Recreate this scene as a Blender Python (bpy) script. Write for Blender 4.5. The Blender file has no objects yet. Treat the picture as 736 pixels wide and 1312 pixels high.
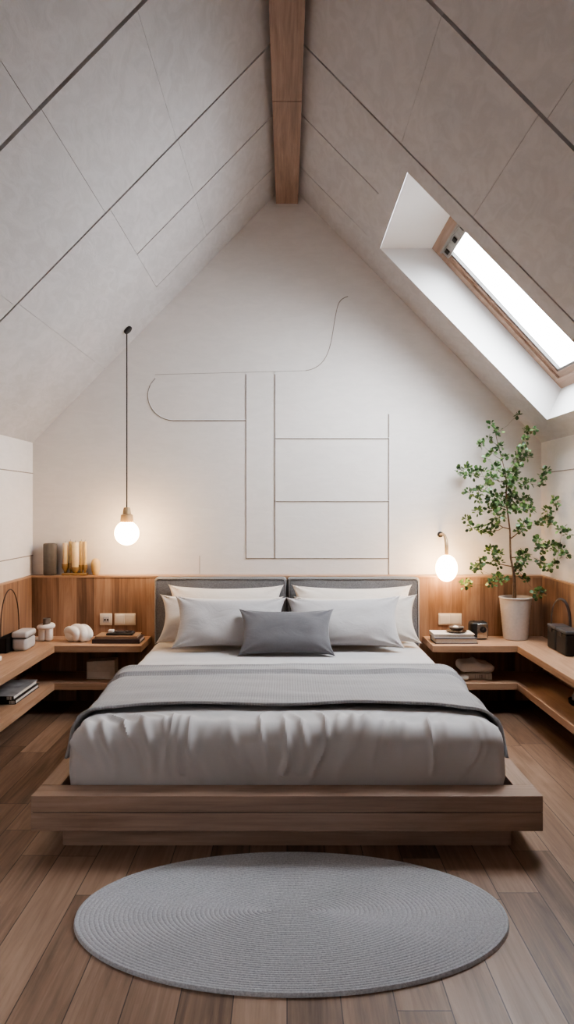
import bpy, bmesh, math, random
from mathutils import Vector, Matrix, noise
R = math.radians
random.seed(7)
sc = bpy.context.scene
col = sc.collection

# ------------------------------------------------------------------ camera numbers
F, CX, CY, H = 950.0, 368.0, 650.0, 1.30     # focal length in pixels, vanishing point, eye height

def at(px, py, y):
    """point of the room seen at pixel (px, py) on the vertical plane at depth y"""
    return Vector(((px - CX) * y / F, y, H - (py - CY) * y / F))

def on(px, py, z):
    """point of the room seen at pixel (px, py) on the horizontal plane at height z"""
    y = (H - z) * F / (py - CY)
    return Vector(((px - CX) * y / F, y, z))

# ------------------------------------------------------------------ materials
def lin(c):
    return tuple(((v / 255 / 12.92) if v <= 10 else ((v / 255 + .055) / 1.055) ** 2.4) for v in c) + (1.0,)

class NT:
    def __init__(self, name):
        self.m = bpy.data.materials.new(name)
        self.m.use_nodes = True
        self.t = self.m.node_tree
        self.n = self.t.nodes
        self.b = self.n['Principled BSDF']
    def new(self, typ, **kw):
        n = self.n.new(typ)
        for k, v in kw.items():
            if k in n.inputs.keys():
                n.inputs[k].default_value = v
            else:
                setattr(n, k, v)
        return n
    def link(self, a, b):
        self.t.links.new(a, b)
    def math(self, op, a, b=None, c=None):
        n = self.n.new('ShaderNodeMath'); n.operation = op
        for i, v in enumerate((a, b, c)):
            if v is None: continue
            if isinstance(v, (int, float)): n.inputs[i].default_value = v
            else: self.link(v, n.inputs[i])
        return n.outputs[0]
    def coord(self, kind='Object', scale=(1, 1, 1), loc=(0, 0, 0), rot=(0, 0, 0)):
        tc = self.n.new('ShaderNodeTexCoord')
        mp = self.n.new('ShaderNodeMapping')
        mp.inputs['Scale'].default_value = scale
        mp.inputs['Location'].default_value = loc
        mp.inputs['Rotation'].default_value = rot
        self.link(tc.outputs[kind], mp.inputs['Vector'])
        return mp.outputs[0]
    def noise(self, vec, scale, detail=4, rough=.55, dist=0):
        n = self.new('ShaderNodeTexNoise', Scale=scale, Detail=detail, Roughness=rough, Distortion=dist)
        self.link(vec, n.inputs['Vector'])
        return n.outputs['Fac']
    def ramp(self, fac, stops):
        r = self.n.new('ShaderNodeValToRGB')
        e = r.color_ramp.elements
        while len(e) < len(stops): e.new(.5)
        for i, (p, c) in enumerate(stops):
            e[i].position = p; e[i].color = c
        self.link(fac, r.inputs['Fac'])
        return r.outputs['Color']
    def mix(self, fac, a, b, mode='MIX'):
        n = self.n.new('ShaderNodeMix'); n.data_type = 'RGBA'; n.blend_type = mode
        for s, v in ((n.inputs[0], fac), (n.inputs[6], a), (n.inputs[7], b)):
            if isinstance(v, (int, float, tuple)): s.default_value = v
            else: self.link(v, s)
        return n.outputs[2]
    def color(self, c):
        if isinstance(c, tuple): self.b.inputs['Base Color'].default_value = c
        else: self.link(c, self.b.inputs['Base Color'])
    def bump(self, h, strength=.2, dist=.01):
        n = self.new('ShaderNodeBump', Strength=strength, Distance=dist)
        self.link(h, n.inputs['Height'])
        self.link(n.outputs[0], self.b.inputs['Normal'])
    def set(self, **kw):
        for k, v in kw.items():
            self.b.inputs[k.replace('_', ' ')].default_value = v
        return self

def plain(name, c, rough=.5, metal=0, vary=.06, scale=30, bump=0, **kw):
    t = NT(name)
    v = t.coord()
    f = t.noise(v, scale, 3)
    a = lin(c)
    d = tuple(x * (1 - vary * 2.2) for x in a[:3]) + (1,)
    l = tuple(min(1, x * (1 + vary * 2.2)) for x in a[:3]) + (1,)
    t.color(t.ramp(f, [(.3, d), (.7, l)]))
    t.set(Roughness=rough, Metallic=metal)
    if bump: t.bump(f, bump, .004)
    for k, x in kw.items(): t.set(**{k: x})
    return t.m

def plaster(name, c, patch=.05, bump=.12):
    t = NT(name)
    v = t.coord()
    big = t.noise(v, 1.6, 5, .6, .6)
    streak = t.noise(t.coord(scale=(3, 3, 9), rot=(.5, .6, .4)), 2.2, 6, .62, 1.2)
    a = lin(c)
    k = lambda s: tuple(min(1, x * s) for x in a[:3]) + (1,)
    c1 = t.ramp(big, [(.28, k(1 - patch)), (.72, k(1 + patch))])
    c2 = t.ramp(streak, [(.42, k(1 - patch * .9)), (.60, k(1 + patch * .8))])
    t.color(t.mix(.45, c1, c2))
    t.set(Roughness=.62)
    t.bump(t.math('ADD', streak, t.math('MULTIPLY', t.noise(v, 60, 3), .25)), bump, .01)
    return t.m

def wood(name, dark, mid, light, grain='y', plank=0.0, across='x', length=0.0, gap=0.0, rough=.45, plankvar=.35, fine=26, bump=.06, coat=0.0):
    """grain runs along axis grain; boards of width plank side by side along axis across, of the given length, a dark joint of width gap between"""
    t = NT(name)
    tc = t.n.new('ShaderNodeTexCoord')
    sep = t.n.new('ShaderNodeSeparateXYZ'); t.link(tc.outputs['Object'], sep.inputs[0])
    ax = {'x': sep.outputs[0], 'y': sep.outputs[1], 'z': sep.outputs[2]}
    rnd = None
    if plank:
        q = t.math('DIVIDE', ax[across], plank)
        idx = t.math('FLOOR', q)
        fr = t.math('FRACT', q)
        wn = t.new('ShaderNodeTexWhiteNoise', noise_dimensions='1D')
        t.link(idx, wn.inputs['W'])
        rnd = wn.outputs['Value']
        edge = t.math('MINIMUM', fr, t.math('SUBTRACT', 1.0, fr))
        joint = t.math('LESS_THAN', edge, gap / plank / 2) if gap else None
        if length:
            ql = t.math('ADD', t.math('DIVIDE', ax[grain], length), t.math('MULTIPLY', rnd, 7.31))
            il = t.math('FLOOR', ql); fl = t.math('FRACT', ql)
            wn2 = t.new('ShaderNodeTexWhiteNoise', noise_dimensions='2D')
            cb = t.n.new('ShaderNodeCombineXYZ'); t.link(idx, cb.inputs[0]); t.link(il, cb.inputs[1])
            t.link(cb.outputs[0], wn2.inputs['Vector'])
            rnd = wn2.outputs['Value']
            if gap:
                el = t.math('MINIMUM', fl, t.math('SUBTRACT', 1.0, fl))
                joint = t.math('MAXIMUM', joint, t.math('LESS_THAN', el, gap / length / 2))
    # stretched grain coordinates, shifted per board
    cb = t.n.new('ShaderNodeCombineXYZ')
    for i, a in enumerate('xyz'):
        s = .9 if a == grain else 8.0
        o = t.math('MULTIPLY', ax[a], s)
        if rnd is not None: o = t.math('ADD', o, t.math('MULTIPLY', rnd, 37.0 + 11 * i))
        t.link(o, cb.inputs[i])
    g1 = t.noise(cb.outputs[0], 1.5, 6, .6, 1.1)
    cb2 = t.n.new('ShaderNodeCombineXYZ')
    for i, a in enumerate('xyz'):
        s = 1.6 if a == grain else fine * 2.2
        o = t.math('MULTIPLY', ax[a], s)
        if rnd is not None: o = t.math('ADD', o, t.math('MULTIPLY', rnd, 53.0))
        t.link(o, cb2.inputs[i])
    g2 = t.noise(cb2.outputs[0], 1.4, 5, .65, .3)
    f = t.math('ADD', t.math('MULTIPLY', g1, .6), t.math('MULTIPLY', g2, .4))
    if rnd is not None:
        f = t.math('ADD', f, t.math('MULTIPLY', t.math('SUBTRACT', rnd, .5), plankvar))
    c = t.ramp(f, [(.28, lin(dark)), (.5, lin(mid)), (.72, lin(light))])
    h = g2
    if plank and gap:
        c = t.mix(t.math('MULTIPLY', joint, .82), c, lin((26, 17, 12)))
        h = t.math('SUBTRACT', t.math('MULTIPLY', g2, .3), joint)
    t.color(c)
    t.set(Roughness=rough)
    if coat: t.set(Coat_Weight=coat, Coat_Roughness=.3)
    t.bump(h, bump if not gap else .35, .004 if not gap else .002)
    return t.m

def fabric(name, c, weave=260, vary=.06, speck=0.0, rough=.9, bump=.18, ribs=None, sheen=.25, wrinkle=0):
    t = NT(name)
    v = t.coord()
    a = lin(c)
    k = lambda s: tuple(min(1, max(0, x * s)) for x in a[:3]) + (1,)
    big = t.noise(v, 5, 4)
    fine = t.noise(v, weave, 2, .7)
    cc = t.ramp(big, [(.3, k(1 - vary)), (.7, k(1 + vary))])
    if speck:
        cc = t.mix(speck, cc, t.ramp(fine, [(.35, k(.45)), (.65, k(1.7))]))
    h = fine
    if ribs:
        w = t.new('ShaderNodeTexWave', Scale=ribs, Distortion=.6, Detail=1.0)
        w.bands_direction = 'X'
        t.link(v, w.inputs['Vector'])
        w2 = t.new('ShaderNodeTexWave', Scale=ribs * .8, Distortion=.6, Detail=1.0)
        w2.bands_direction = 'Y'
        t.link(v, w2.inputs['Vector'])
        h = t.math('ADD', fine, t.math('MULTIPLY', w.outputs['Fac'], t.math('ADD', w2.outputs['Fac'], .4)))
        cc = t.mix(.22, cc, t.ramp(h, [(.4, k(.6)), (1.4, k(1.2))]))
    if wrinkle:
        h = t.math('ADD', h, t.math('MULTIPLY', t.noise(t.coord(scale=(1, 1.8, 1)), 7, 3, .5, 1.6), wrinkle))
    t.color(cc)
    t.set(Roughness=rough, Sheen_Weight=sheen)
    t.bump(h, bump, .002)
    return t.m

def glow(name, c, strength):
    t = NT(name)
    t.color(lin((250, 246, 240)))
    lw = t.n.new('ShaderNodeLayerWeight'); lw.inputs['Blend'].default_value = .25
    col_ = t.ramp(lw.outputs['Facing'], [(0, (1, 1, 1, 1)), (1, (.75, .66, .55, 1))])
    t.link(t.mix(1.0, col_, lin(c), 'MULTIPLY'), t.b.inputs['Emission Color'])
    t.set(Emission_Strength=strength, Roughness=.3)
    return t.m

def glass_thin(name, tint=(1, 1, 1, 1), refl=.08):
    t = NT(name)
    tr = t.n.new('ShaderNodeBsdfTransparent'); tr.inputs[0].default_value = tint
    gl = t.n.new('ShaderNodeBsdfGlossy'); gl.inputs['Roughness'].default_value = .02
    mx = t.n.new('ShaderNodeMixShader'); mx.inputs[0].default_value = refl
    t.link(tr.outputs[0], mx.inputs[1]); t.link(gl.outputs[0], mx.inputs[2])
    out = [n for n in t.n if n.type == 'OUTPUT_MATERIAL'][0]
    t.link(mx.outputs[0], out.inputs['Surface'])
    return t.m

def marks(name, paper, ink, sx=90, sy=60, thr=.55):
    """printed matter too small to read: rows of broken dark strokes on paper"""
    t = NT(name)
    v = t.coord(scale=(sx, sx, sy))
    b = t.new('ShaderNodeTexBrick', Scale=1.0)
    b.inputs['Color1'].default_value = lin(ink); b.inputs['Color2'].default_value = lin(paper)
    b.inputs['Mortar'].default_value = lin(paper)
    b.inputs['Mortar Size'].default_value = .09
    b.inputs['Bias'].default_value = -.1
    t.link(v, b.inputs['Vector'])
    t.color(b.outputs['Color'])
    t.set(Roughness=.6)
    return t.m

M = {}
M['wall'] = plaster('wall_plaster', (226, 221, 217), .05)
M['ceil'] = plaster('ceiling_plaster', (191, 189, 190), .12, .16)
M['reveal'] = plaster('reveal_and_lit_edge_paint', (240, 239, 238), .01, .03)
M['groove'] = plain('dark_groove', (84, 76, 70), .8)
M['wline'] = plain('wall_groove', (146, 136, 127), .8)
M['floor'] = wood('floor_boards', (88, 67, 53), (130, 104, 86), (160, 133, 114), 'y', .142, 'x', 1.25, .0032, rough=.42, plankvar=.28)
M['wains'] = wood('wainscot_wood', (100, 74, 56), (148, 114, 90), (182, 148, 122), 'z', .118, 'x', rough=.5, plankvar=.3)
M['wains_s'] = wood('side_wainscot_wood', (100, 74, 56), (148, 114, 90), (182, 148, 122), 'z', .118, 'y', rough=.5, plankvar=.22)
M['top_x'] = wood('worktop_wood_along_wall', (140, 109, 86), (174, 140, 113), (198, 166, 140), 'x', rough=.42)
M['top_y'] = wood('worktop_wood_along_side', (140, 109, 86), (174, 140, 113), (198, 166, 140), 'y', rough=.42)
M['bed_x'] = wood('bed_wood_long', (120, 97, 83), (152, 127, 111), (176, 152, 136), 'x', rough=.45)
M['bed_y'] = wood('bed_wood_side', (120, 97, 83), (152, 127, 111), (176, 152, 136), 'y', rough=.45)
M['beam'] = wood('beam_wood', (98, 77, 64), (138, 112, 96), (166, 140, 124), 'y', rough=.6, bump=.15)
M['win_wood'] = wood('window_wood', (128, 104, 88), (156, 130, 112), (176, 150, 132), 'y', rough=.5)
M['dark'] = plain('dark_gap', (30, 22, 18), .9)
M['headboard'] = fabric('charcoal_tweed', (116, 115, 116), 190, .08, .4, bump=.4)
M['sheet'] = fabric('pale_cotton', (196, 194, 194), 420, .025, bump=.08, wrinkle=9)
M['throw'] = fabric('grey_knit', (152, 151, 152), 260, .05, .12, bump=.5, ribs=26)
M['p_cream'] = fabric('cream_linen', (222, 213, 203), 320, .03, .05, wrinkle=9)
M['p_beige'] = fabric('beige_linen', (212, 204, 195), 320, .03, .05, wrinkle=9)
M['p_grey'] = fabric('pale_grey_linen', (190, 187, 187), 320, .03, .08, wrinkle=9)
M['p_dark'] = fabric('slate_grey_linen', (108, 107, 110), 300, .05, .15, wrinkle=9)
M['mattress'] = fabric('white_ticking', (216, 212, 206), 300, .02)
M['rug'] = fabric('grey_braid', (166, 167, 171), 150, .06, .3, bump=.5)
M['opal'] = glow('opal_glass_lit', (255, 212, 156), 70.0)
M['brass'] = plain('aged_brass', (168, 140, 98), .4, .7)
M['tan'] = plain('tan_brass', (186, 158, 122), .45, .3)
M['black'] = plain('black_plastic', (17, 17, 18), .5)
M['black_m'] = plain('matte_black', (30, 27, 26), .7)
M['cord'] = plain('dark_cord', (46, 38, 33), .8)
M['dgrey'] = plain('dark_grey_lid', (74, 74, 76), .35)
M['leather'] = plain('dark_leather', (58, 46, 42), .5, bump=.2)
M['white_c'] = plain('white_ceramic', (234, 230, 226), .32, vary=.02)
M['white_b'] = plain('pale_grey_plastic', (190, 188, 187), .5, vary=.02)
M['smoke'] = plain('smoked_glass', (112, 104, 98), .15)
M['stone'] = plain('grey_brown_stoneware', (92, 86, 80), .65, bump=.15)
M['wax'] = plain('ivory_wax', (226, 205, 168), .5, vary=.03, Subsurface_Weight=.15)
M['gold'] = plain('gold_wax', (206, 178, 128), .45, .1)
M['palewood'] = plain('pale_turned_wood', (196, 168, 122), .5, vary=.06)
M['plate'] = plain('cream_plastic', (230, 220, 204), .4, vary=.015)
M['paper'] = plain('page_edges', (222, 216, 206), .8, vary=.05, scale=200)
M['cov_black'] = plain('black_cover', (28, 27, 28), .45)
M['cov_grey'] = plain('grey_photo_cover', (140, 139, 138), .4, vary=.22, scale=14)
M['cov_white'] = plain('white_cover', (222, 220, 216), .45, vary=.03)
M['cov_tan'] = plain('tan_cover', (150, 122, 98), .5, vary=.06)
M['cov_plum'] = plain('dark_plum_cover', (62, 48, 46), .5)
M['cov_navy'] = plain('dark_navy_cover', (42, 46, 56), .45)
M['card'] = plain('pale_card', (196, 186, 174), .75, vary=.03)
M['marks'] = marks('small_print', (206, 198, 188), (70, 62, 58))
M['marks_k'] = marks('small_print_on_black', (230, 228, 224), (36, 34, 34), 120, 120)
M['chrome'] = plain('worn_chrome', (176, 172, 166), .22, .95, vary=.1)
M['amber'] = plain('dark_amber_glass', (60, 44, 34), .12)
M['towel'] = fabric('white_towel', (226, 221, 214), 220, .03, bump=.3)
M['soap'] = plain('white_soap', (232, 228, 222), .5, vary=.02)
M['pot'] = plain('rough_pale_pot', (182, 174, 168), .85, vary=.025, scale=60, bump=.35)
M['soil'] = plain('dark_soil', (58, 46, 38), .95, vary=.2, scale=80, bump=.5)
M['bark'] = plain('grey_brown_bark', (104, 84, 68), .85, vary=.15, scale=60, bump=.3)
M['metal'] = plain('brushed_grey_metal', (150, 146, 140), .4, .7)
M['gasket'] = plain('silver_gasket', (112, 110, 108), .5, .2)
M['pane'] = glass_thin('window_glass', (1, 1, 1, 1), .05)

def leaf_mat():
    t = NT('green_leaves')
    v = t.coord()
    f = t.noise(v, 16, 2, .6)
    g = t.n.new('ShaderNodeNewGeometry')
    f2 = t.math('ADD', t.math('MULTIPLY', f, .6), t.math('MULTIPLY', g.outputs['Random Per Island'], .45))
    t.color(t.ramp(f2, [(.2, lin((34, 56, 32))), (.52, lin((66, 98, 54))), (.82, lin((124, 150, 84)))]))
    t.set(Roughness=.42, Subsurface_Weight=.0)
    return t.m
M['leaf'] = leaf_mat()

# ------------------------------------------------------------------ mesh helper
class MB:
    def __init__(self):
        self.v, self.f, self.mi = [], [], []
    def face(self, idx, m=0):
        self.f.append(tuple(idx)); self.mi.append(m)
    def box(self, lo, hi, m=0):
        b = len(self.v)
        for x in (lo[0], hi[0]):
            for y in (lo[1], hi[1]):
                for z in (lo[2], hi[2]): self.v.append(Vector((x, y, z)))
        for q in ((0, 1, 3, 2), (4, 6, 7, 5), (0, 4, 5, 1), (2, 3, 7, 6), (0, 2, 6, 4), (1, 5, 7, 3)):
            self.face([b + i for i in q], m)
        return self
    def hexa(self, pts, m=0):
        """eight corners in the order of box()"""
        b = len(self.v)
        self.v += [Vector(p) for p in pts]
        for q in ((0, 1, 3, 2), (4, 6, 7, 5), (0, 4, 5, 1), (2, 3, 7, 6), (0, 2, 6, 4), (1, 5, 7, 3)):
            self.face([b + i for i in q], m)
        return self
    def quad(self, pts, m=0):
        b = len(self.v)
        self.v += [Vector(p) for p in pts]
        self.face(range(b, b + len(pts)), m)
        return self
    def rbox(self, c, half, r, n=(1, 1, 1), e=3, m=0, skip=(), disp=None):
        """rounded box: centre c, half sizes, edge radius r, n inner divisions, e steps on each round"""
        c = Vector(c)
        r = min(r, min(half) * .999)
        axes = []
        for h, k in zip(half, n):
            inner = h - r
            a = [-inner - r * math.tan(R(45) * (1 - i / e)) for i in range(e)]
            a += [-inner + 2 * inner * i / k for i in range(k + 1)]
            a += [inner + r * math.tan(R(45) * (i + 1) / e) for i in range(e)]
            axes.append(a)
        seen = {}
        def put(p):
            key = (round(p[0], 6), round(p[1], 6), round(p[2], 6))
            if key in seen: return seen[key]
            q = Vector([max(-(half[i] - r), min(half[i] - r, p[i])) for i in range(3)])
            d = Vector(p) - q
            d.normalize()
            w = c + q + d * r
            if disp: w = disp(w, d)
            self.v.append(w)
            seen[key] = len(self.v) - 1
            return seen[key]
        for ax in range(3):
            u, w = [(1, 2), (2, 0), (0, 1)][ax]
            for s in (-1, 1):
                if (ax, s) in skip: continue
                A, B = axes[u], axes[w]
                for i in range(len(A) - 1):
                    for j in range(len(B) - 1):
                        q = []
                        for (a, b) in ((A[i], B[j]), (A[i + 1], B[j]), (A[i + 1], B[j + 1]), (A[i], B[j + 1])):
                            p = [0, 0, 0]; p[ax] = s * half[ax]; p[u] = a; p[w] = b
                            q.append(put(p))
                        self.face(q if s > 0 else q[::-1], m)
        return self
    def lathe(self, c, prof, n=32, m=0, cap=True, disp=None):
        """profile of (radius, height) turned about a vertical axis through c"""
        c = Vector(c); rings = []
        for r, z in prof:
            ring = []
            for k in range(n):
                a = 2 * math.pi * k / n
                rr = r if disp is None else r * disp(a, z)
                self.v.append(c + Vector((rr * math.cos(a), rr * math.sin(a), z)))
                ring.append(len(self.v) - 1)
            rings.append(ring)
        for a, b in zip(rings, rings[1:]):
            for k in range(n):
                self.face((a[k], a[(k + 1) % n], b[(k + 1) % n], b[k]), m)
        if cap:
            self.face(rings[0][::-1], m); self.face(rings[-1], m)
        return self
    def tube(self, pts, rad, n=8, m=0, cap=True, flat=1.0):
        pts = [Vector(p) for p in pts]
        if not isinstance(rad, (list, tuple)): rad = [rad] * len(pts)
        rings = []; up = None
        for i, p in enumerate(pts):
            d = (pts[min(i + 1, len(pts) - 1)] - pts[max(i - 1, 0)]).normalized()
            if up is None:
                up = Vector((0, 0, 1)) if abs(d.z) < .9 else Vector((1, 0, 0))
            s = d.cross(up).normalized(); up = s.cross(d).normalized()
            ring = []
            for k in range(n):
                a = 2 * math.pi * k / n
                self.v.append(p + s * math.cos(a) * rad[i] + up * math.sin(a) * rad[i] * flat)
                ring.append(len(self.v) - 1)
            rings.append(ring)
        for a, b in zip(rings, rings[1:]):
            for k in range(n):
                self.face((a[k], a[(k + 1) % n], b[(k + 1) % n], b[k]), m)
        if cap:
            self.face(rings[0][::-1], m); self.face(rings[-1], m)
        return self
    def ball(self, c, r, m=0, nu=20, nv=12, disp=None):
        c = Vector(c)
        if isinstance(r, (int, float)): r = (r, r, r)
        b = len(self.v)
        for j in range(nv + 1):
            th = math.pi * j / nv
            for i in range(nu):
                a = 2 * math.pi * i / nu
                d = Vector((math.sin(th) * math.cos(a), math.sin(th) * math.sin(a), math.cos(th)))
                p = Vector((d.x * r[0], d.y * r[1], d.z * r[2]))
                if disp: p = disp(p, d)
                self.v.append(c + p)
        for j in range(nv):
            for i in range(nu):
                i2 = (i + 1) % nu
                self.face((b + j * nu + i, b + (j + 1) * nu + i, b + (j + 1) * nu + i2, b + j * nu + i2), m)
        return self
    def xform(self, mat):
        self.v = [mat @ p for p in self.v]
        return self
    def build(self, name, mats, parent=None, smooth=True, merge=True, local=None):
        if not isinstance(mats, (list, tuple)): mats = [mats]
        org = local if local is not None else (parent.matrix_basis.translation.copy() if parent is not None else Vector((0, 0, 0)))
        pp = parent
        while parent is not None and local is None and pp.parent is not None:
            pp = pp.parent; org = org + pp.matrix_basis.translation
        me = bpy.data.meshes.new(name)
        me.from_pydata([tuple(Vector(p) - org) for p in self.v], [], self.f)
        for m in mats: me.materials.append(m)
        me.polygons.foreach_set('material_index', self.mi)
        bm = bmesh.new(); bm.from_mesh(me)
        if merge: bmesh.ops.remove_doubles(bm, verts=bm.verts, dist=1e-5)
        bmesh.ops.recalc_face_normals(bm, faces=bm.faces)
        if smooth:
            for f in bm.faces: f.smooth = True
            for e in bm.edges:
                if len(e.link_faces) == 2 and e.calc_face_angle(0) > R(38): e.smooth = False
        bm.to_mesh(me); bm.free()
        o = bpy.data.objects.new(name, me)
        if local is not None: o.location = local
        col.objects.link(o)
        if parent is not None: o.parent = parent
        return o

def tag(o, label, cat, group=None, kind=None):
    o['label'] = label; o['category'] = cat
    if group: o['group'] = group
    if kind: o['kind'] = kind
    return o

def empty(name, loc=(0, 0, 0)):
    o = bpy.data.objects.new(name, None)
    o.location = loc; o.empty_display_size = .05
    col.objects.link(o)
    return o

def struct(o):
    o['kind'] = 'structure'
    return o

def copy_thing(root, loc, rz=None):
    r = root.copy(); col.objects.link(r); r.location = loc
    if rz is not None: r.rotation_euler.z = rz
    for ch in root.children:
        c = ch.copy(); col.objects.link(c); c.parent = r
        for g in ch.children:
            d = g.copy(); col.objects.link(d); d.parent = c
    return r

# ------------------------------------------------------------------ the room
HW, YB, YF = 1.743, 5.08, -1.3          # half width, back wall, open end behind the camera
ZE, ZR = 1.742, 3.526                   # eaves, ridge
SL = (ZR - ZE) / HW
CA = 1 / math.hypot(1, SL); SA = SL * CA
YW, ZW, XS = 4.985, .84, 1.718          # front of the back wainscot, its height, face of the side wainscots

def roof(side, s, d, n):
    return Vector((side * (s + n * SA), d, ZR - SL * s + n * CA))

struct(MB().box((-2.1, YF, -.12), (2.1, 5.3, 0)).build('floor', M['floor'], smooth=False))
# side walls, each with one thin horizontal joint line
for side, nm in ((-1, 'wall_left'), (1, 'wall_right')):
    b = MB()
    x0, x1 = sorted((side * HW, side * (HW + .2)))
    b.box((x0, YF, 0), (x1, YB + .15, ZE + .03))
    for zz in ((1.532, .972) if side < 0 else (1.532,)):
        xa, xb = sorted((side * (HW - .0025), side * (HW + .01)))
        b.box((xa, YF, zz - .003), (xb, YB, zz + .003), 1)
    struct(b.build(nm, [M['wall'], M['wline']], smooth=False))

# back wall: gable, with dark groove strips and pale strips painting their lit edges
def gable():
    b = MB()
    y0, y1 = YB, YB + .15
    pts = [(-HW, 0), (HW, 0), (HW, ZE), (0, ZR), (-HW, ZE)]
    k = len(pts)
    for y in (y0, y1):
        for x, z in pts: b.v.append(Vector((x, y, z)))
    b.face(range(k)); b.face(range(2 * k - 1, k - 1, -1))
    for i in range(k): b.face((i, k + i, k + (i + 1) % k, (i + 1) % k))
    def line(pix, w=.0085, m=1, dx=0.0):
        pw = [at(px, py, YB) + Vector((dx, 0, dx)) for px, py in pix]
        for i, (p, q) in enumerate(zip(pw, pw[1:])):
            d = (q - p).normalized(); n = Vector((d.z, 0, -d.x)) * w / 2
            e = d * w * .3
            a, c = p - e, q + e
            f = Vector((0, -.0025, 0)); g = Vector((0, .01, 0))
            b.hexa((a - n + f, a - n + g, a + n + f, a + n + g, c - n + f, c - n + g, c + n + f, c + n + g) if False else
                   (a - n + f, a + n + f, a - n + g, a + n + g, c - n + f, c + n + f, c - n + g, c + n + g), m)
    def curve(p0, p1, p2, p3, n=14):
        out = []
        for i in range(n + 1):
            t = i / n; u = 1 - t
            out.append(tuple(u ** 3 * p0[j] + 3 * u * u * t * p1[j] + 3 * u * t * t * p2[j] + t ** 3 * p3[j] for j in (0, 1)))
        return out
    S = [[(315.5, 480), (315.5, 715)], [(352.5, 480), (352.5, 715)], [(315.5, 715.5), (498, 715.5)], [(498.5, 531), (498.5, 736)],
         [(352.5, 562), (498, 562)], [(352.5, 642.5), (498, 642.5)], [(315, 539), (222, 539)]]
    for s in S:
        line(s)
        line(s, .004, 2, .0058)  # pale strip paints the groove's lit edge
    arc = curve((222, 539), (194, 538), (178, 506), (199, 485))
    line(arc, .006); line(arc, .004, 2, .005)  # arc groove, with its lit edge painted too
    sw = curve((392, 475), (428, 470), (424, 428), (432, 396), 16) + curve((432, 396), (434, 386), (438, 382), (446, 380), 6)[1:]
    line(sw, .005)
    line([(199, 480), (392, 475)], .0022)
    line([(256, 712), (256, 735)], .0025)
    return struct(b.build('wall_back', [M['wall'], M['wline'], M['reveal']], smooth=False))
gable()

# unseen front gable, added to hold back sky light; opening made up for fill
def front():
    b = MB()
    y0, y1 = YF - .15, YF
    wx, w0, w1 = .62, .9, 2.1
    def prism(pts):
        n = len(b.v); k = len(pts)
        for y in (y0, y1):
            for x, z in pts: b.v.append(Vector((x, y, z)))
        b.face(range(n, n + k)); b.face(range(n + 2 * k - 1, n + k - 1, -1))
        for i in range(k): b.face((n + i, n + k + i, n + k + (i + 1) % k, n + (i + 1) % k))
    prism([(-HW - .2, 0), (HW + .2, 0), (HW + .2, w0), (-HW - .2, w0)])
    prism([(-HW - .2, w0), (-wx, w0), (-wx, w1), (-HW - .2, w1)])
    prism([(wx, w0), (HW + .2, w0), (HW + .2, w1), (wx, w1)])
    prism([(-HW - .2, w1), (HW + .2, w1), (0, ZR + .25)])
    return struct(b.build('wall_front_added', M['wall'], smooth=False))
front()

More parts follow.
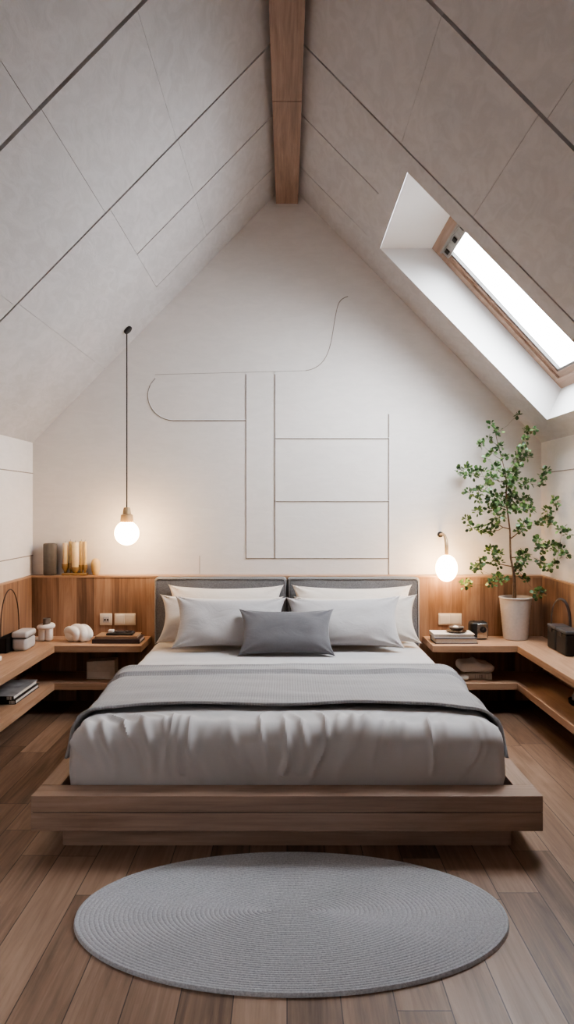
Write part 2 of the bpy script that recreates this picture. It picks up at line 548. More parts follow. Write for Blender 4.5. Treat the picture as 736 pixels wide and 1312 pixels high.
# ceiling: two sloping planes of panels with open joints between them, backed by a dark layer
OS0, OS1, OD0, OD1 = .585, 1.636, 3.60, 4.66      # the skylight opening
def ceiling():
    b = MB()
    T = .016
    def panel(side, s0, s1, d0, d1, g=(0, 0, 0, 0)):
        """g: half joint widths at s0, s1, d0, d1 (along the slope / along the depth)"""
        s0 += g[0] * CA; s1 -= g[1] * CA; d0 += g[2]; d1 -= g[3]
        pts = [roof(side, s, d, n) for s in (s0, s1) for d in (d0, d1) for n in (0, T)]
        b.hexa(pts, 0)
    W, N, f, t = .0115, .008, .0008, .0032
    for sd in (-1, 1):
        a0, a1, bb, c1 = (.862, .842, .512, 1.262) if sd < 0 else (.885, .862, .53, 1.9)
        panel(sd, 0, a0, YF, 2.53, (0, f, 0, W)); panel(sd, a0, HW, YF, 2.53, (f, 0, 0, W))
        panel(sd, 0, bb, 2.53, 3.44, (0, f * .7, W, N)); panel(sd, bb, a1, 2.53, 3.44, (f * .7, f, W, N))
        if sd < 0:
            panel(sd, a1, c1, 2.53, 3.44, (f, f, W, N)); panel(sd, c1, HW, 2.53, 3.44, (f, 0, W, N))
            a2 = .822
            panel(sd, 0, .506, 3.44, 4.06, (0, f * .7, N, .0055)); panel(sd, .506, a2, 3.44, 4.06, (f * .7, f, N, .0055))
            panel(sd, 0, .506, 4.06, 4.66, (0, f * .7, .0055, t)); panel(sd, .506, a2, 4.06, 4.66, (f * .7, f, .0055, t))
            panel(sd, 0, a2, 4.66, YB, (0, 0, t, 0))
            panel(sd, a2, 1.25, 3.44, 4.66, (f, f, N, 0)); panel(sd, a2, 1.25, 4.66, YB, (0, f, 0, 0))
            panel(sd, 1.25, HW, 3.44, YB, (f, 0, N, 0))
        else:
            panel(sd, a1, HW, 2.53, 3.44, (f, 0, W, N))
            panel(sd, 0, .5, 3.44, 4.05, (0, 0, N, .0055)); panel(sd, 0, .5, 4.05, 4.66, (0, 0, .0055, t)); panel(sd, 0, .5, 4.66, YB, (0, 0, t, 0))
            panel(sd, .5, OS0, 3.44, YB, (0, 0, N, 0))
            panel(sd, OS0, OS1, 3.44, OD0, (0, 0, N, 0)); panel(sd, OS0, OS1, OD1, YB)
            panel(sd, OS1, HW, 3.44, YB, (0, 0, N, 0))
        def slab(s0, s1, d0, d1):
            pts = [roof(sd, s, d, n) for s in (s0, s1) for d in (d0, d1) for n in (T, .2)]
            b.hexa(pts, 1)
        if sd < 0: slab(0, 2.0, YF, 5.25)
        else:
            slab(0, OS0 - .005, YF, 5.25); slab(OS1 + .005, 2.0, YF, 5.25)
            slab(OS0 - .005, OS1 + .005, YF, OD0 - .005); slab(OS0 - .005, OS1 + .005, OD1 + .005, 5.25)
    # splayed skylight reveal: level head, plumb sill, straight cheeks
    A = roof(1, OS0, 0, 0); B = roof(1, OS1, 0, 0)
    Tp = Vector((.911, 0, A.z)); Bt = Vector((1.724, 0, H + .7456))
    P = lambda q, y: Vector((q.x, y, q.z))
    k = .0012; A = A + Vector((k, 0, -k)); B = B + Vector((-k, 0, -k * .2)); Dn, Df = OD0 + k, OD1 - k
    b.quad((P(A, Dn), P(A, Df), P(Tp, Df), P(Tp, Dn)), 2)
    b.quad((P(B, Dn), P(Bt, Dn), P(Bt, Df), P(B, Df)), 2)
    b.quad((P(A, Df), P(B, Df), P(Bt, Df), P(Tp, Df)), 2)
    b.quad((P(A, Dn), P(Tp, Dn), P(Bt, Dn), P(B, Dn)), 2)
    struct(b.build('ceiling', [M['ceil'], M['groove'], M['reveal']], smooth=False))
    return Tp, Bt
Tp, Bt = ceiling()

# roof window
def roof_window():
    root = empty('window_1', (Tp.x, OD0, Tp.z)); root['kind'] = 'structure'
    al = (Bt - Tp); L = al.length; al.normalize()
    nn = Vector((-al.z, 0, al.x))
    if nn.x < 0: nn = -nn
    def p(u, d, n): return Vector((Tp.x, 0, Tp.z)) + al * u + nn * n + Vector((0, d, 0))
    def bar(b, u0, u1, d0, d1, n0, n1, m=0):
        b.hexa([p(u, d, n) for u in (u0, u1) for d in (d0, d1) for n in (n0, n1)], m)
    def ring(inset, w, n0, n1, name, mat):
        b = MB()
        u0, u1, d0, d1 = inset, L - inset, OD0 + inset, OD1 - inset
        bar(b, u0, u0 + w, d0, d1, n0, n1); bar(b, u1 - w, u1, d0, d1, n0, n1)
        bar(b, u0 + w, u1 - w, d0, d0 + w, n0, n1); bar(b, u0 + w, u1 - w, d1 - w, d1, n0, n1)
        return b.build(name, mat, root, smooth=False)
    ring(-.03, .098, 0, .046, 'casing', M['win_wood'])
    ring(.068, .036, .014, .045, 'sash', M['win_wood'])
    ring(.104, .014, .020, .042, 'gasket', M['gasket'])
    b = MB(); bar(b, .115, L - .115, OD0 + .115, OD1 - .115, .036, .040)
    b.build('pane', M['pane'], root, smooth=False)
    b = MB(); bar(b, .07, .125, OD0 + .075, OD1 - .075, .002, .03)
    bar(b, .062, .075, OD0 + .08, OD1 - .08, -.012, .03)
    for k in range(5):
        y = OD1 - .12 - k * .2
        bar(b, .083, .11, y - .05, y, -.004, .004, 1)
    b.build('ventilation_flap', [M['metal'], M['dark']], root, smooth=False)
roof_window()

# ridge beam, in two lengths butted together
b = MB()
bz = H + 2.08
for y0, y1 in ((YF, 3.797), (3.803, YB)):
    b.box((-.0755, y0, bz), (.0755, y1, ZR - .02))
b.box((-.073, 3.79, bz + .004), (.073, 3.81, ZR - .02), 1)
struct(b.build('trim_1', [M['beam'], M['dark']], smooth=False))

# wainscots: a deep one behind the bed (its top is a ledge), thin ones on the side walls
b = MB(); b.box((-HW, YW, 0), (HW, YB, ZW - .012)); b.box((-HW, YW - .004, ZW - .012), (HW, YB, ZW), 1)
struct(b.build('trim_2', [M['wains'], M['top_x']], smooth=False))
for side, nm in ((-1, 'trim_3'), (1, 'trim_4')):
    x0, x1 = sorted((side * XS, side * HW)); b = MB()
    b.box((x0, 2.55, 0), (x1, YW, ZW - .01)); b.box((x0, 2.55, ZW - .01), (x1, YW, ZW), 1)
    struct(b.build(nm, [M['wains_s'], M['top_y']], smooth=False))

# ------------------------------------------------------------------ corner shelves
ZC, ZL, TH = .435, .20, .042
YC = 4.63
XI = {-1: -1.455, 1: 1.44}
def corner_shelf(side):
    xi = XI[side]
    root = empty('corner_shelf', (side * 1.55, YC, 0))
    def L(xe, z, name):
        b = MB()
        y_end = 2.7; e = .001
        xo = side * (XS - e); yb = YW - e
        # two mitred arms
        z0, z1 = z - TH, z
        arms = [[(xe, YC), (xi, YC), (xo, yb), (xe, yb)], [(xi, YC), (xi, y_end), (xo, y_end), (xo, yb)]]
        for mi, poly in enumerate(arms):
            n = len(b.v); k = 4
            for zz in (z0, z1):
                for x, y in poly: b.v.append(Vector((x, y, zz)))
            b.face(range(n, n + k), mi); b.face(range(n + k, n + 2 * k), mi)
            for i in range(k):
                if (mi == 0 and i == 1) or (mi == 1 and i == 3): continue
                j = (i + 1) % k
                b.face((n + i, n + j, n + k + j, n + k + i), mi)
        o = b.build(name, [M['top_x'], M['top_y']], root, smooth=False)
        bv = o.modifiers.new('edge', 'BEVEL'); bv.width = .003; bv.segments = 2; bv.limit_method = 'ANGLE'
        return o
    L(side * .912, ZC, 'worktop')
    L(side * .975, ZL, 'lower_shelf')
    # panels carrying the shelves at the far end of the side run and against the back
    x0, x1 = sorted((xi, side * (XS - .001)))
    MB().box((x0, 2.66, 0), (x1, 2.70, ZC), 0).build('end_panel', M['top_y'], root, smooth=False)
    return root
tag(corner_shelf(-1), 'L-shaped oak wall shelf in left corner, holding white ceramics and pale box', 'shelf', 'built-in corner shelves')
tag(corner_shelf(1), 'L-shaped oak wall shelf in right corner, holding the potted tree and black boxes', 'shelf', 'built-in corner shelves')

# ------------------------------------------------------------------ bed
BX, BY0, BY1, BZ0, BZ1 = .954, 2.76, 4.885, .094, .225
bed = empty('platform_bed', (0, 3.8, 0))
tag(bed, 'low oak platform bed with wide ledge and charcoal upholstered headboard', 'bed')
def bevelled(o, w=.004):
    bv = o.modifiers.new('edge', 'BEVEL'); bv.width = w; bv.segments = 2; bv.limit_method = 'ANGLE'
    return o
mid = (BZ0 + BZ1) / 2 + .004
b = MB(); b.box((-BX, BY0, BZ0), (BX, BY0 + .112, mid - .0012)); b.box((-BX, BY0, mid + .0012), (BX, BY0 + .112, BZ1))
b.box((-BX + .004, BY0 + .004, mid - .002), (BX - .004, BY0 + .108, mid + .002), 1)
bevelled(b.build('foot_rail', [M['bed_x'], M['dark']], bed, smooth=False), .002)
for s in (-1, 1):
    x0, x1 = sorted((s * BX, s * (BX - .078)))
    bevelled(MB().box((x0, BY0 + .1125, BZ0), (x1, BY1, BZ1)).build('side_rail', M['bed_y'], bed, smooth=False), .002)
MB().box((-BX + .079, BY0 + .113, .12), (BX - .079, BY1, .145)).build('slat_base', M['dark'], bed, smooth=False)
MB().box((-.863, 2.852, 0), (.863, 4.8, BZ0 - .001)).build('plinth', M['bed_x'], bed, smooth=False)
for s in (-1, 1):
    def sof(p, d):
        return p + d * .004 * noise.noise(p * 9)
    o = MB().rbox((s * .44, 4.936, .493), (.4385, .045, .345), .028, (20, 1, 16), 4, disp=sof).build('headboard_panel', M['headboard'], bed)
    # piping round the front edge
    q = MB(); x0, x1, z0, z1 = s * .44 - .425, s * .44 + .425, .17, .826
    q.tube([(x0, 4.892, z0), (x0, 4.892, z1 - .02), (x0 + .006, 4.892, z1 - .006), (x0 + .02, 4.892, z1), (x1 - .02, 4.892, z1), (x1 - .006, 4.892, z1 - .006), (x1, 4.892, z1 - .02), (x1, 4.892, z0)], .004, 6)
    q.build('piping', M['headboard'], o)

# bedding
DT, DX, DY0, DY1, DZ0, DR = .440, .855, 2.892, 4.872, .150, .066
b = MB().rbox((0, (DY0 + DY1) / 2 + .025, .2585), (DX - .06, (DY1 - DY0) / 2 - .05, .112), .04, (2, 2, 1), 3)
tag(b.build('mattress', M['mattress']), 'white mattress lying in the oak bed frame under the pale duvet', 'mattress')

rnd = random.Random(3)
ridges = []
x = -.82
while x < .82:
    ridges.append((x + rnd.uniform(-.02, .02), rnd.uniform(-.25, .25) - x * .55, rnd.uniform(.004, .0145), rnd.uniform(.009, .02), rnd.uniform(-.05, .10), rnd.uniform(.08, .2)))
    x += rnd.uniform(.035, .085)
def crown(x, y):
    """gentle unevenness of the covered bed top"""
    return .006 * noise.noise(Vector((x * 2.2, y * 2.2, 1.7))) + .010 * (1 - (x / DX) ** 2) - .004
def duvet_disp(p, d):
    w = p.copy()
    up = max(0, d.z)
    # distance along the cloth from the front top edge: on top negative, down the front positive
    if d.y < -.05 or p.y < DY0 + DR:
        q = (DT - p.z)
    else:
        q = -(p.y - DY0 - DR)
    h = 0
    if q > -.75 and abs(d.x) < .75:
        xq = p.x
        for (x0, sl, am, wd, c, ln) in ridges:
            u = (xq - x0 - sl * (q - c) * .9 - .03 * math.sin(q * 14 + x0 * 9)) / (wd * (1 + max(0, -q) * 2.5))
            if abs(u) < 3:
                h += am * math.exp(-u * u) * math.exp(-((q - c) / ln) ** 2)
        h *= min(1, max(0, (q + .17) / .10))
        h += .012 * noise.noise(Vector((xq * 5 + q * 2, q * 4, 4.2))) * math.exp(-(max(0, -q) / .08) ** 2)
    # soft drape on the sides
    if abs(d.x) > .3:
        h += .008 * math.sin(p.y * 13 + 2 * math.sin(p.y * 5)) * (abs(d.x)) * min(1, max(0, (DT - p.z) / .15))
    # creases across the top, where the cloth was pulled
    if d.z > .5:
        h += .004 * noise.noise(Vector((p.x * 3, p.y * 11, 2.0)))
    w += d * h * (1.7 if d.y < -.3 or q > -.3 else 1.2) * min(1, max(0, (p.z - DZ0) / .10))
    w.z += crown(p.x, p.y) * up
    if p.y < DY0 + DR: w.y -= .012 * max(0, math.sin((DT - p.z) / (DT - DZ0) * math.pi)) * max(0, -d.y)
    if w.z < .26:
        w.x = max(-.872, min(.872, w.x)); w.y = max(2.874, w.y)
    return w
b = MB().rbox((0, (DY0 + DY1) / 2, (DT + DZ0 - .2) / 2), (DX, (DY1 - DY0) / 2, (DT - DZ0 + .2) / 2), DR, (230, 120, 40), 6, skip=((2, -1), (1, 1)), disp=duvet_disp)
# cut the cloth off where it meets the bed deck
bmv = [v for v in b.v]
keep = [i for i, f in enumerate(b.f) if max(bmv[k].z for k in f) > DZ0 and max(bmv[k].y for k in f) < DY1 - .0]
b.f = [b.f[i] for i in keep]; b.mi = [b.mi[i] for i in keep]
b.v = [Vector((v.x, v.y, max(v.z, DZ0 - .002))) for v in b.v]
duvet = b.build('duvet', M['sheet'])
me = duvet.data
bm = bmesh.new(); bm.from_mesh(me)
bmesh.ops.delete(bm, geom=[v for v in bm.verts if not v.link_faces], context='VERTS')
bm.to_mesh(me); bm.free()
so = duvet.modifiers.new('thickness', 'SOLIDIFY'); so.thickness = .01; so.offset = -1
tag(duvet, 'pale grey rumpled cotton duvet covering the whole low bed', 'duvet')

def throw():
    """knitted throw across the bed, following the duvet and hanging a little over both sides"""
    b = MB()
    # half cross-section by arc length
    flat = DX - DR
    arc = DR * math.pi / 2
    drop = .085
    total = flat + arc + drop
    ns, nt = 200, 70
    idx = {}
    for i in range(ns + 1):
        s = -total + 2 * total * i / ns
        a = abs(s); sg = 1 if s >= 0 else -1
        if a < flat: x, z, n = a, DT, Vector((0, 0, 1))
        elif a < flat + arc:
            th = (a - flat) / DR
            x, z, n = flat + DR * math.sin(th), DT - DR + DR * math.cos(th), Vector((math.sin(th), 0, math.cos(th)))
        else: x, z, n = DX, DT - DR - (a - flat - arc), Vector((1, 0, 0))
        x *= sg; n.x *= sg
        e = max(0, a / total - .62) / .38
        y0 = 3.125 - .14 * e ** 1.8 + .006 * math.sin(s * 9)
        y1 = 3.83 + .02 * math.sin(s * 3.1 + .5) + .02 * e
        for j in range(nt + 1):
            t = j / nt
            y = y0 + (y1 - y0) * t
            p = Vector((x, y, z))
            base = duvet_disp(p, n)
            off = .016
            off += .016 * (1 / (1 + math.exp(-(t - .80) / .006))) * (1 - .5 * (t - .8)) + .006 * math.exp(-((t - .81) / .012) ** 2) + .006 * math.exp(-((t - .985) / .012) ** 2)     # turned-back edge
            off += .006 * math.exp(-(t / .03) ** 2)                                                        # hem
            off += .005 * noise.noise(Vector((s * 4, y * 9, 7.7))) + .004 * max(0, math.sin(s * 7 + y * 20 + 3 * noise.noise(Vector((s, y, 3)))))
            b.v.append(base + n * off)
            idx[i, j] = len(b.v) - 1
    for i in range(ns):
        for j in range(nt):
            b.face((idx[i, j], idx[i + 1, j], idx[i + 1, j + 1], idx[i, j + 1]))
    o = b.build('throw_blanket', M['throw'])
    m = o.modifiers.new('thickness', 'SOLIDIFY'); m.thickness = .012; m.offset = 1
    return o
tag(throw(), 'mid grey knitted throw blanket laid across the middle of the bed', 'blanket')

def pillow(name, w, h, th, mat, c, tilt, yaw=0, roll=0, seed=0, sag=.0):
    """stuffed pillow w x h, th thick, leaning back by tilt degrees from lying flat"""
    b = MB(); n = 44; k = 30
    rr = random.Random(seed)
    ph = [rr.uniform(0, 6) for _ in range(6)]
    tx, tz = rr.uniform(-9, 9), rr.uniform(-9, 9)
    for side in (1, -1):
        idx = {}
        for i in range(n + 1):
            for j in range(k + 1):
                u = -1 + 2 * i / n; v = -1 + 2 * j / k
                # sample closer to the edges
                u = math.sin(u * math.pi / 2) * .55 + u * .45; v = math.sin(v * math.pi / 2) * .55 + v * .45
                x = w / 2 * u * (1 - .13 * math.cos(v * math.pi / 2) ** .7 * abs(u) ** 2)
                y = h / 2 * v * (1 - .20 * math.cos(u * math.pi / 2) ** .6 * abs(v) ** 2)
                prof = max(0, (1 - u * u)) ** .5 * max(0, (1 - v * v)) ** .5
                t = prof ** .85
                # creases running in from the corners and edges
                cu, cv = 1 - abs(u), 1 - abs(v)
                cr = .20 * math.sin(9 * math.atan2(cv + .02, cu + .02) + ph[0]) * math.exp(-((cu * cu + cv * cv) / .12))
                cr += .11 * noise.noise(Vector((u * 2.6 + tx, v * 2.0 + tz, side * 2.0 + ph[1])))
                cr += .025 * math.sin(u * 11 + ph[2] + 2 * noise.noise(Vector((u * 2, v * 2, ph[3])))) * max(0, -v) 
                z = side * th / 2 * max(0.02 if prof > 0 else 0, t * (1 + cr * 1.6))
                # stuffing settles at the bottom
                z *= 1 + .18 * (-v) * (1 - abs(v))
                z += -sag * (u * u) * (1 if side > 0 else 1)
                p = Vector((x, y, z))
                if prof <= 1e-9 and side < 0: pass
                b.v.append(p); idx[i, j] = len(b.v) - 1
        for i in range(n):
            for j in range(k):
                q = (idx[i, j], idx[i + 1, j], idx[i + 1, j + 1], idx[i, j + 1])
                b.face(q if side > 0 else q[::-1])
    # flange seam
    o = b.build(name, mat, local=Vector((0, 0, 0)))
    o.rotation_euler = (R(tilt), R(roll), R(yaw))
    o.location = c
    return o

from mathutils.bvhtree import BVHTree
def tree_of(o):
    bpy.context.view_layer.update()
    dg = bpy.context.evaluated_depsgraph_get()
    ev = o.evaluated_get(dg); m = ev.to_mesh()
    t = BVHTree.FromPolygons([ev.matrix_world @ v.co for v in m.vertices], [tuple(p.vertices) for p in m.polygons])
    ev.to_mesh_clear()
    return t
bed_tree = tree_of(duvet)
settled = {-1: [tree_of(o) for o in bed.children if o.name.startswith('headboard') and o.data.vertices[0].co.x < 0],
           1: [tree_of(o) for o in bed.children if o.name.startswith('headboard') and o.data.vertices[0].co.x > 0]}
def settle(o, sides):
    """rest the pillow on the covers and slide it back until it touches what stands behind"""
    y = o.location.y
    for _ in range(60):
        z = o.location.z
        for _ in range(40):
            t = tree_of(o)
            if not t.overlap(bed_tree): break
            o.location.z += .003
        if not any(t.overlap(k) for s in sides for k in settled[s]): break
        o.location.z = z
        o.location.y -= .005
    for s in sides: settled[s].append(t)
    return o
PG = 'pillows on the bed'
def put(name, w, h, th, mat, x, y, tilt, yaw, roll, seed, sides, label, group=PG, cat='pillow'):
    z = DT + .006 + h / 2 * math.sin(R(tilt)) - .012
    tag(settle(pillow(name, w, h, th, mat, (x, y, z), tilt, yaw, roll, seed), sides), label, cat, group)
put('pillow', .77, .39, .14, M['p_cream'], -.400, 4.80, 64, 0, 0, 1, (-1,), 'large cream pillow leaning on the left headboard half, rearmost')
put('pillow', .80, .39, .14, M['p_cream'], .425, 4.80, 64, 0, 0, 2, (1,), 'large cream pillow leaning on the right headboard half, rearmost')
put('pillow', .79, .325, .13, M['p_beige'], -.415, 4.68, 64, 0, 1, 3, (-1,), 'beige pillow between rear cream and front pale grey pillow, left side')
put('pillow', .79, .325, .13, M['p_beige'], .435, 4.68, 64, 0, -1, 4, (1,), 'beige pillow between rear cream and front pale grey pillow, right side')
put('pillow', .69, .345, .14, M['p_grey'], -.345, 4.55, 61, 1, 1, 5, (-1,), 'pale grey pillow in front of the left pillow stack, behind slate cushion')
put('pillow', .71, .345, .14, M['p_grey'], .345, 4.55, 61, -1, -1, 6, (1,), 'pale grey pillow in front of the right pillow stack, behind slate cushion')
put('cushion', .57, .30, .13, M['p_dark'], -.004, 4.33, 58, 0, 0, 8, (-1, 1), 'small slate grey cushion, foremost at the centre of the bed', None, 'cushion')

# ------------------------------------------------------------------ rug
def rug():
    b = MB()
    c = Vector((.014, 2.368, 0)); a, bb = .686, .405
    N, Q, n = 42, 5, 160
    prev = None
    rings = []
    for i in range(N * Q + 1):
        t = i / (N * Q)
        h =   .011 + .0026 * abs(math.sin(math.pi * i / Q)) ** .6
        if i == N * Q: h = .004
        # inner rings are longer and narrower, as in a braided oval
        ra = .05 + (a - .05) * t if t > 0 else .04
        rb = bb * t
        rings.append([c + Vector((ra * math.cos(2 * math.pi * k / n), rb * math.sin(2 * math.pi * k / n), h)) for k in range(n)])
    rings.append([Vector((p.x, p.y, .001)) for p in rings[-1]])
    for r in rings: b.v += r
    for i in range(len(rings) - 1):
        for k in range(n):
            b.face((i * n + k, i * n + (k + 1) % n, (i + 1) * n + (k + 1) % n, (i + 1) * n + k))
    return b.build('rug', M['rug'])
tag(rug(), 'oval grey braided rug on the floorboards at the foot of the bed', 'rug')

# ------------------------------------------------------------------ lamps
def pendant():
    x, y = -1.042, 4.82
    zt = ZR - SL * abs(x)
    root = empty('pendant_lamp', (x, y, zt))
    tag(root, 'pendant lamp with white globe hanging on a dark cord from left slope', 'lamp')
    gz, gr = H - 33 * y / F, .079
    cb = MB().lathe((0, 0, 0), [(.001, 0), (.026, 0), (.03, -.006), (.03, -.018), (.02, -.024), (.001, -.024)], 20, cap=False)
    rot = Matrix.Rotation(-math.atan(SL), 4, 'Y')
    cb.xform(Matrix.Translation((x, y, zt)) @ rot)
    cb.build('canopy', M['black_m'], root)
    MB().tube([(x, y, zt - .01), (x, y, gz + gr + .06)], .0042, 8).build('cord', M['cord'], root)
    MB().lathe((x, y, gz + gr), [(.001, .088), (.017, .088), (.022, .08), (.027, .045), (.038, .04), (.042, .0), (.036, -.014), (.001, -.014)], 24, cap=False).build('socket', M['tan'], root)
    MB().ball((x, y, gz), gr, nu=36, nv=24).build('globe', M['opal'], root)
pendant()
def wall_lamp():
    x, y = 1.05, 4.875
    root = empty('wall_lamp', (x, YB, 1.11))
    tag(root, 'small wall lamp with egg-shaped glowing globe under a bent brass arm', 'lamp')
    gz = H - 78 * y / F
    za = 1.118
    pts = [(x, YB - .001, za - .004), (x, YB - .05, za), (x, YB - .11, za), (x, YB - .16, za - .012), (x, YB - .19, za - .04), (x, y, za - .075), (x, y, gz + .075)]
    sm = []
    for i in range(len(pts) - 1):
        p0, p1, p2, p3 = [Vector(pts[max(0, min(len(pts) - 1, i + k))]) for k in (-1, 0, 1, 2)]
        for s in range(6):
            t = s / 6
            sm.append(.5 * ((2 * p1) + (p2 - p0) * t + (2 * p0 - 5 * p1 + 4 * p2 - p3) * t * t + (3 * p1 - p0 - 3 * p2 + p3) * t ** 3))
    sm.append(Vector(pts[-1]))
    rad = [.007 + .006 * (i / (len(sm) - 1)) for i in range(len(sm))]
    MB().tube(sm, rad, 12).build('arm', M['tan'], root)
    MB().xform(Matrix()).lathe((0, 0, 0), [(.001, 0), (.02, 0), (.02, .008), (.001, .01)], 20, cap=False).xform(Matrix.Translation((x, YB - .0005, za - .004)) @ Matrix.Rotation(R(90), 4, 'X')).build('wall_plate', M['black_m'], root)
    MB().ball((x, y, gz), (.071, .071, .088), nu=36, nv=24).build('globe', M['opal'], root)
wall_lamp()

# ------------------------------------------------------------------ sockets and switches on the wainscot
def wall_plate(name, x0, x1, label, kind):
    z0, z1 = .508, .587
    root = empty(name, ((x0 + x1) / 2, YW, (z0 + z1) / 2))
    tag(root, label, 'switch' if kind == 'switch' else 'socket')
    c = Vector(((x0 + x1) / 2, YW - .003, (z0 + z1) / 2))
    MB().rbox(c, ((x1 - x0) / 2, .005, (z1 - z0) / 2), .003, e=2).build('face_plate', M['plate'], root)
    if kind == 'socket':
        MB().rbox(c + Vector((.004, -.006, 0)), (.022, .003, .02), .003, e=2).build('insert', M['white_b'], root)
        q = MB()
        for dx in (-.008, .010): q.rbox(c + Vector((.004 + dx, -.0095, -.002)), (.005, .001, .007), .001, e=1)
        q.build('contact', M['black'], root)
    else:
        for s in (-1, 1):
            w = (x1 - x0) / 4
            MB().rbox(c + Vector((s * w * .93, -.006, 0)), (w * .86, .003, (z1 - z0) / 2 - .009), .002, e=2).build('rocker', M['plate'], root)
wall_plate('wall_socket', -1.258, -1.177, 'small square white socket with dark contacts, left of the bed', 'socket')
wall_plate('light_switch', -1.160, -1.018, 'wide cream double switch plate above the tan book, left of bed', 'switch')
wall_plate('light_switch', 1.018, 1.174, 'wide cream double switch plate above the white books, right of bed', 'switch')

# ------------------------------------------------------------------ books
def book(x0, x1, y0, y1, z0, th, cover, label, group, spine='-y', spine_label=None, rz=0, top=None):
    """a closed book lying flat, spine on one side"""
    c = Vector(((x0 + x1) / 2, (y0 + y1) / 2, z0))
    root = empty('book', c)
    tag(root, label, 'book', group)
    hx, hy = (x1 - x0) / 2, (y1 - y0) / 2
    t = .003
    b = MB()
    b.box((-hx, -hy, 0), (hx, hy, t)); b.box((-hx, -hy, th - t), (hx, hy, th), 1 if top else 0)
    if spine == '-y': b.box((-hx, -hy, t), (hx, -hy + t, th - t))
    elif spine == '+y': b.box((-hx, hy - t, t), (hx, hy, th - t))
    elif spine == '-x': b.box((-hx, -hy, t), (-hx + t, hy, th - t))
    else: b.box((hx - t, -hy, t), (hx, hy, th - t))
    b.build('cover', [cover, top] if top else cover, root, smooth=False, merge=False, local=Vector((0, 0, 0)))
    i = .006
    lo = [-hx + i, -hy + i, t]; hi = [hx - i, hy - i, th - t]
    if spine == '-y': lo[1] = -hy + t
    if spine == '-x': lo[0] = -hx + t
    if spine == '+x': hi[0] = hx - t
    if spine == '+y': hi[1] = hy - t
    MB().box(lo, hi).build('pages', M['paper'], root, smooth=False, local=Vector((0, 0, 0)))
    if spine_label:
        u0, u1 = spine_label
        MB().box((-hx + 2 * hx * u0, -hy - .0012, th * .15), (-hx + 2 * hx * u1, -hy + .001, th * .85)).build('spine_label', M['marks_k'], root, smooth=False, local=Vector((0, 0, 0)))
    root.rotation_euler.z = R(rz)
    return root
GL, GR, GS, GT = 'books on the left worktop', 'books on the right worktop', 'books at the back of the left lower shelf', 'books at the front of the left lower shelf'
e = .0006
book(-1.238, -.935, 4.70, 4.885, ZC + e, .026, M['cov_plum'], 'dark plum book lying under the tan book on left worktop', GL)
book(-1.222, -.955, 4.715, 4.88, ZC + .027 + e, .016, M['cov_tan'], 'tan book lying under the dark trinket tray on left worktop', GL)
book(.940, 1.212, 4.70, 4.86, ZC + e, .032, M['cov_navy'], 'thick navy edged book, lower of two beside right of the bed', GR, spine='+y')
book(.936, 1.196, 4.715, 4.875, ZC + .033 + e, .024, M['cov_white'], 'white covered book, upper of two beside right of the bed', GR, spine='-x')
# left lower shelf
book(-1.712, -1.515, 4.135, 4.53, ZL + e, .024, M['cov_black'], 'black spined book under the grey photo book on left lower shelf', GS, spine='-y', spine_label=(.82, .97))
book(-1.712, -1.522, 4.125, 4.52, ZL + .025 + e, .024, M['cov_black'], 'grey photo covered book on top of black spined book, lower shelf', GS, spine='-y', spine_label=(.80, .95), top=M['cov_grey'])
for k in range(3):
    book(-1.70, -1.497 - .006 * (k % 2), 3.62, 3.865 - .008 * k, ZL + e + .0305 * k, .03, M[('cov_white', 'cov_black', 'cov_white')[k]],
         ('white book at the bottom of the front stack, left lower shelf', 'black covered book in the middle of the front stack, left lower shelf', 'white book on top of the front stack, left lower shelf')[k], GT, spine='-x')

# tray with oddments on the tan book
tz = ZC + .043 + 2 * e
b = MB().rbox((-1.075, 4.79, tz + .0065), (.085, .045, .006), .005, e=2)
o = tag(b.build('trinket_tray', M['black']), 'low dark oblong tray on top of the tan book, left worktop', 'tray')
b = MB()
for s in (-1, 1):
    b.tube([(-1.05 + s * .034 + .026 * math.cos(a), 4.785 + .018 * math.sin(a), tz + .0195) for a in [2 * math.pi * i / 16 for i in range(17)]], .0035, 6)
b.tube([(-1.058, 4.79, tz + .02), (-1.05, 4.795, tz + .022), (-1.042, 4.79, tz + .02)], .003, 6)
b.tube([(-1.11, 4.79, tz + .0195), (-1.10, 4.835, tz + .0175)], .003, 6); b.tube([(-.99, 4.79, tz + .0195), (-1.0, 4.835, tz + .0175)], .003, 6)
sg = tag(b.build('eyeglasses', M['amber']), 'dark framed eyeglasses lying on the oblong tray', 'glasses')
b = MB().rbox((-1.135, 4.785, tz + .023), (.016, .02, .009), .004, e=2)
tag(b.build('matchbox', M['white_c']), 'small white matchbox lying at left end of oblong tray', 'box')

# dark glass ashtray on the white books
az = ZC + .057 + 2 * e
ax_, ay_ = 1.095, 4.79
b = MB().lathe((ax_, ay_, az), [(.001, .0), (.055, .0), (.064, .006), (.066, .012), (.05, .010), (.001, .008)], 28, cap=False)
tag(b.build('saucer', M['amber']), 'dark brown glass saucer on top of the white books', 'saucer')
b = MB().lathe((ax_, ay_, az + .0125), [(.001, .0), (.03, .0), (.045, .012), (.05, .024), (.046, .026), (.034, .012), (.001, .008)], 28, cap=False)
tag(b.build('bowl', M['smoke']), 'small smoky glass bowl standing in the dark brown saucer', 'bowl')
b = MB().ball((ax_ - .005, ay_, az + .032), (.018, .018, .011), nu=16, nv=8)
tag(b.build('pebble', M['white_c']), 'small white pebble lying in the smoky glass bowl', 'pebble')

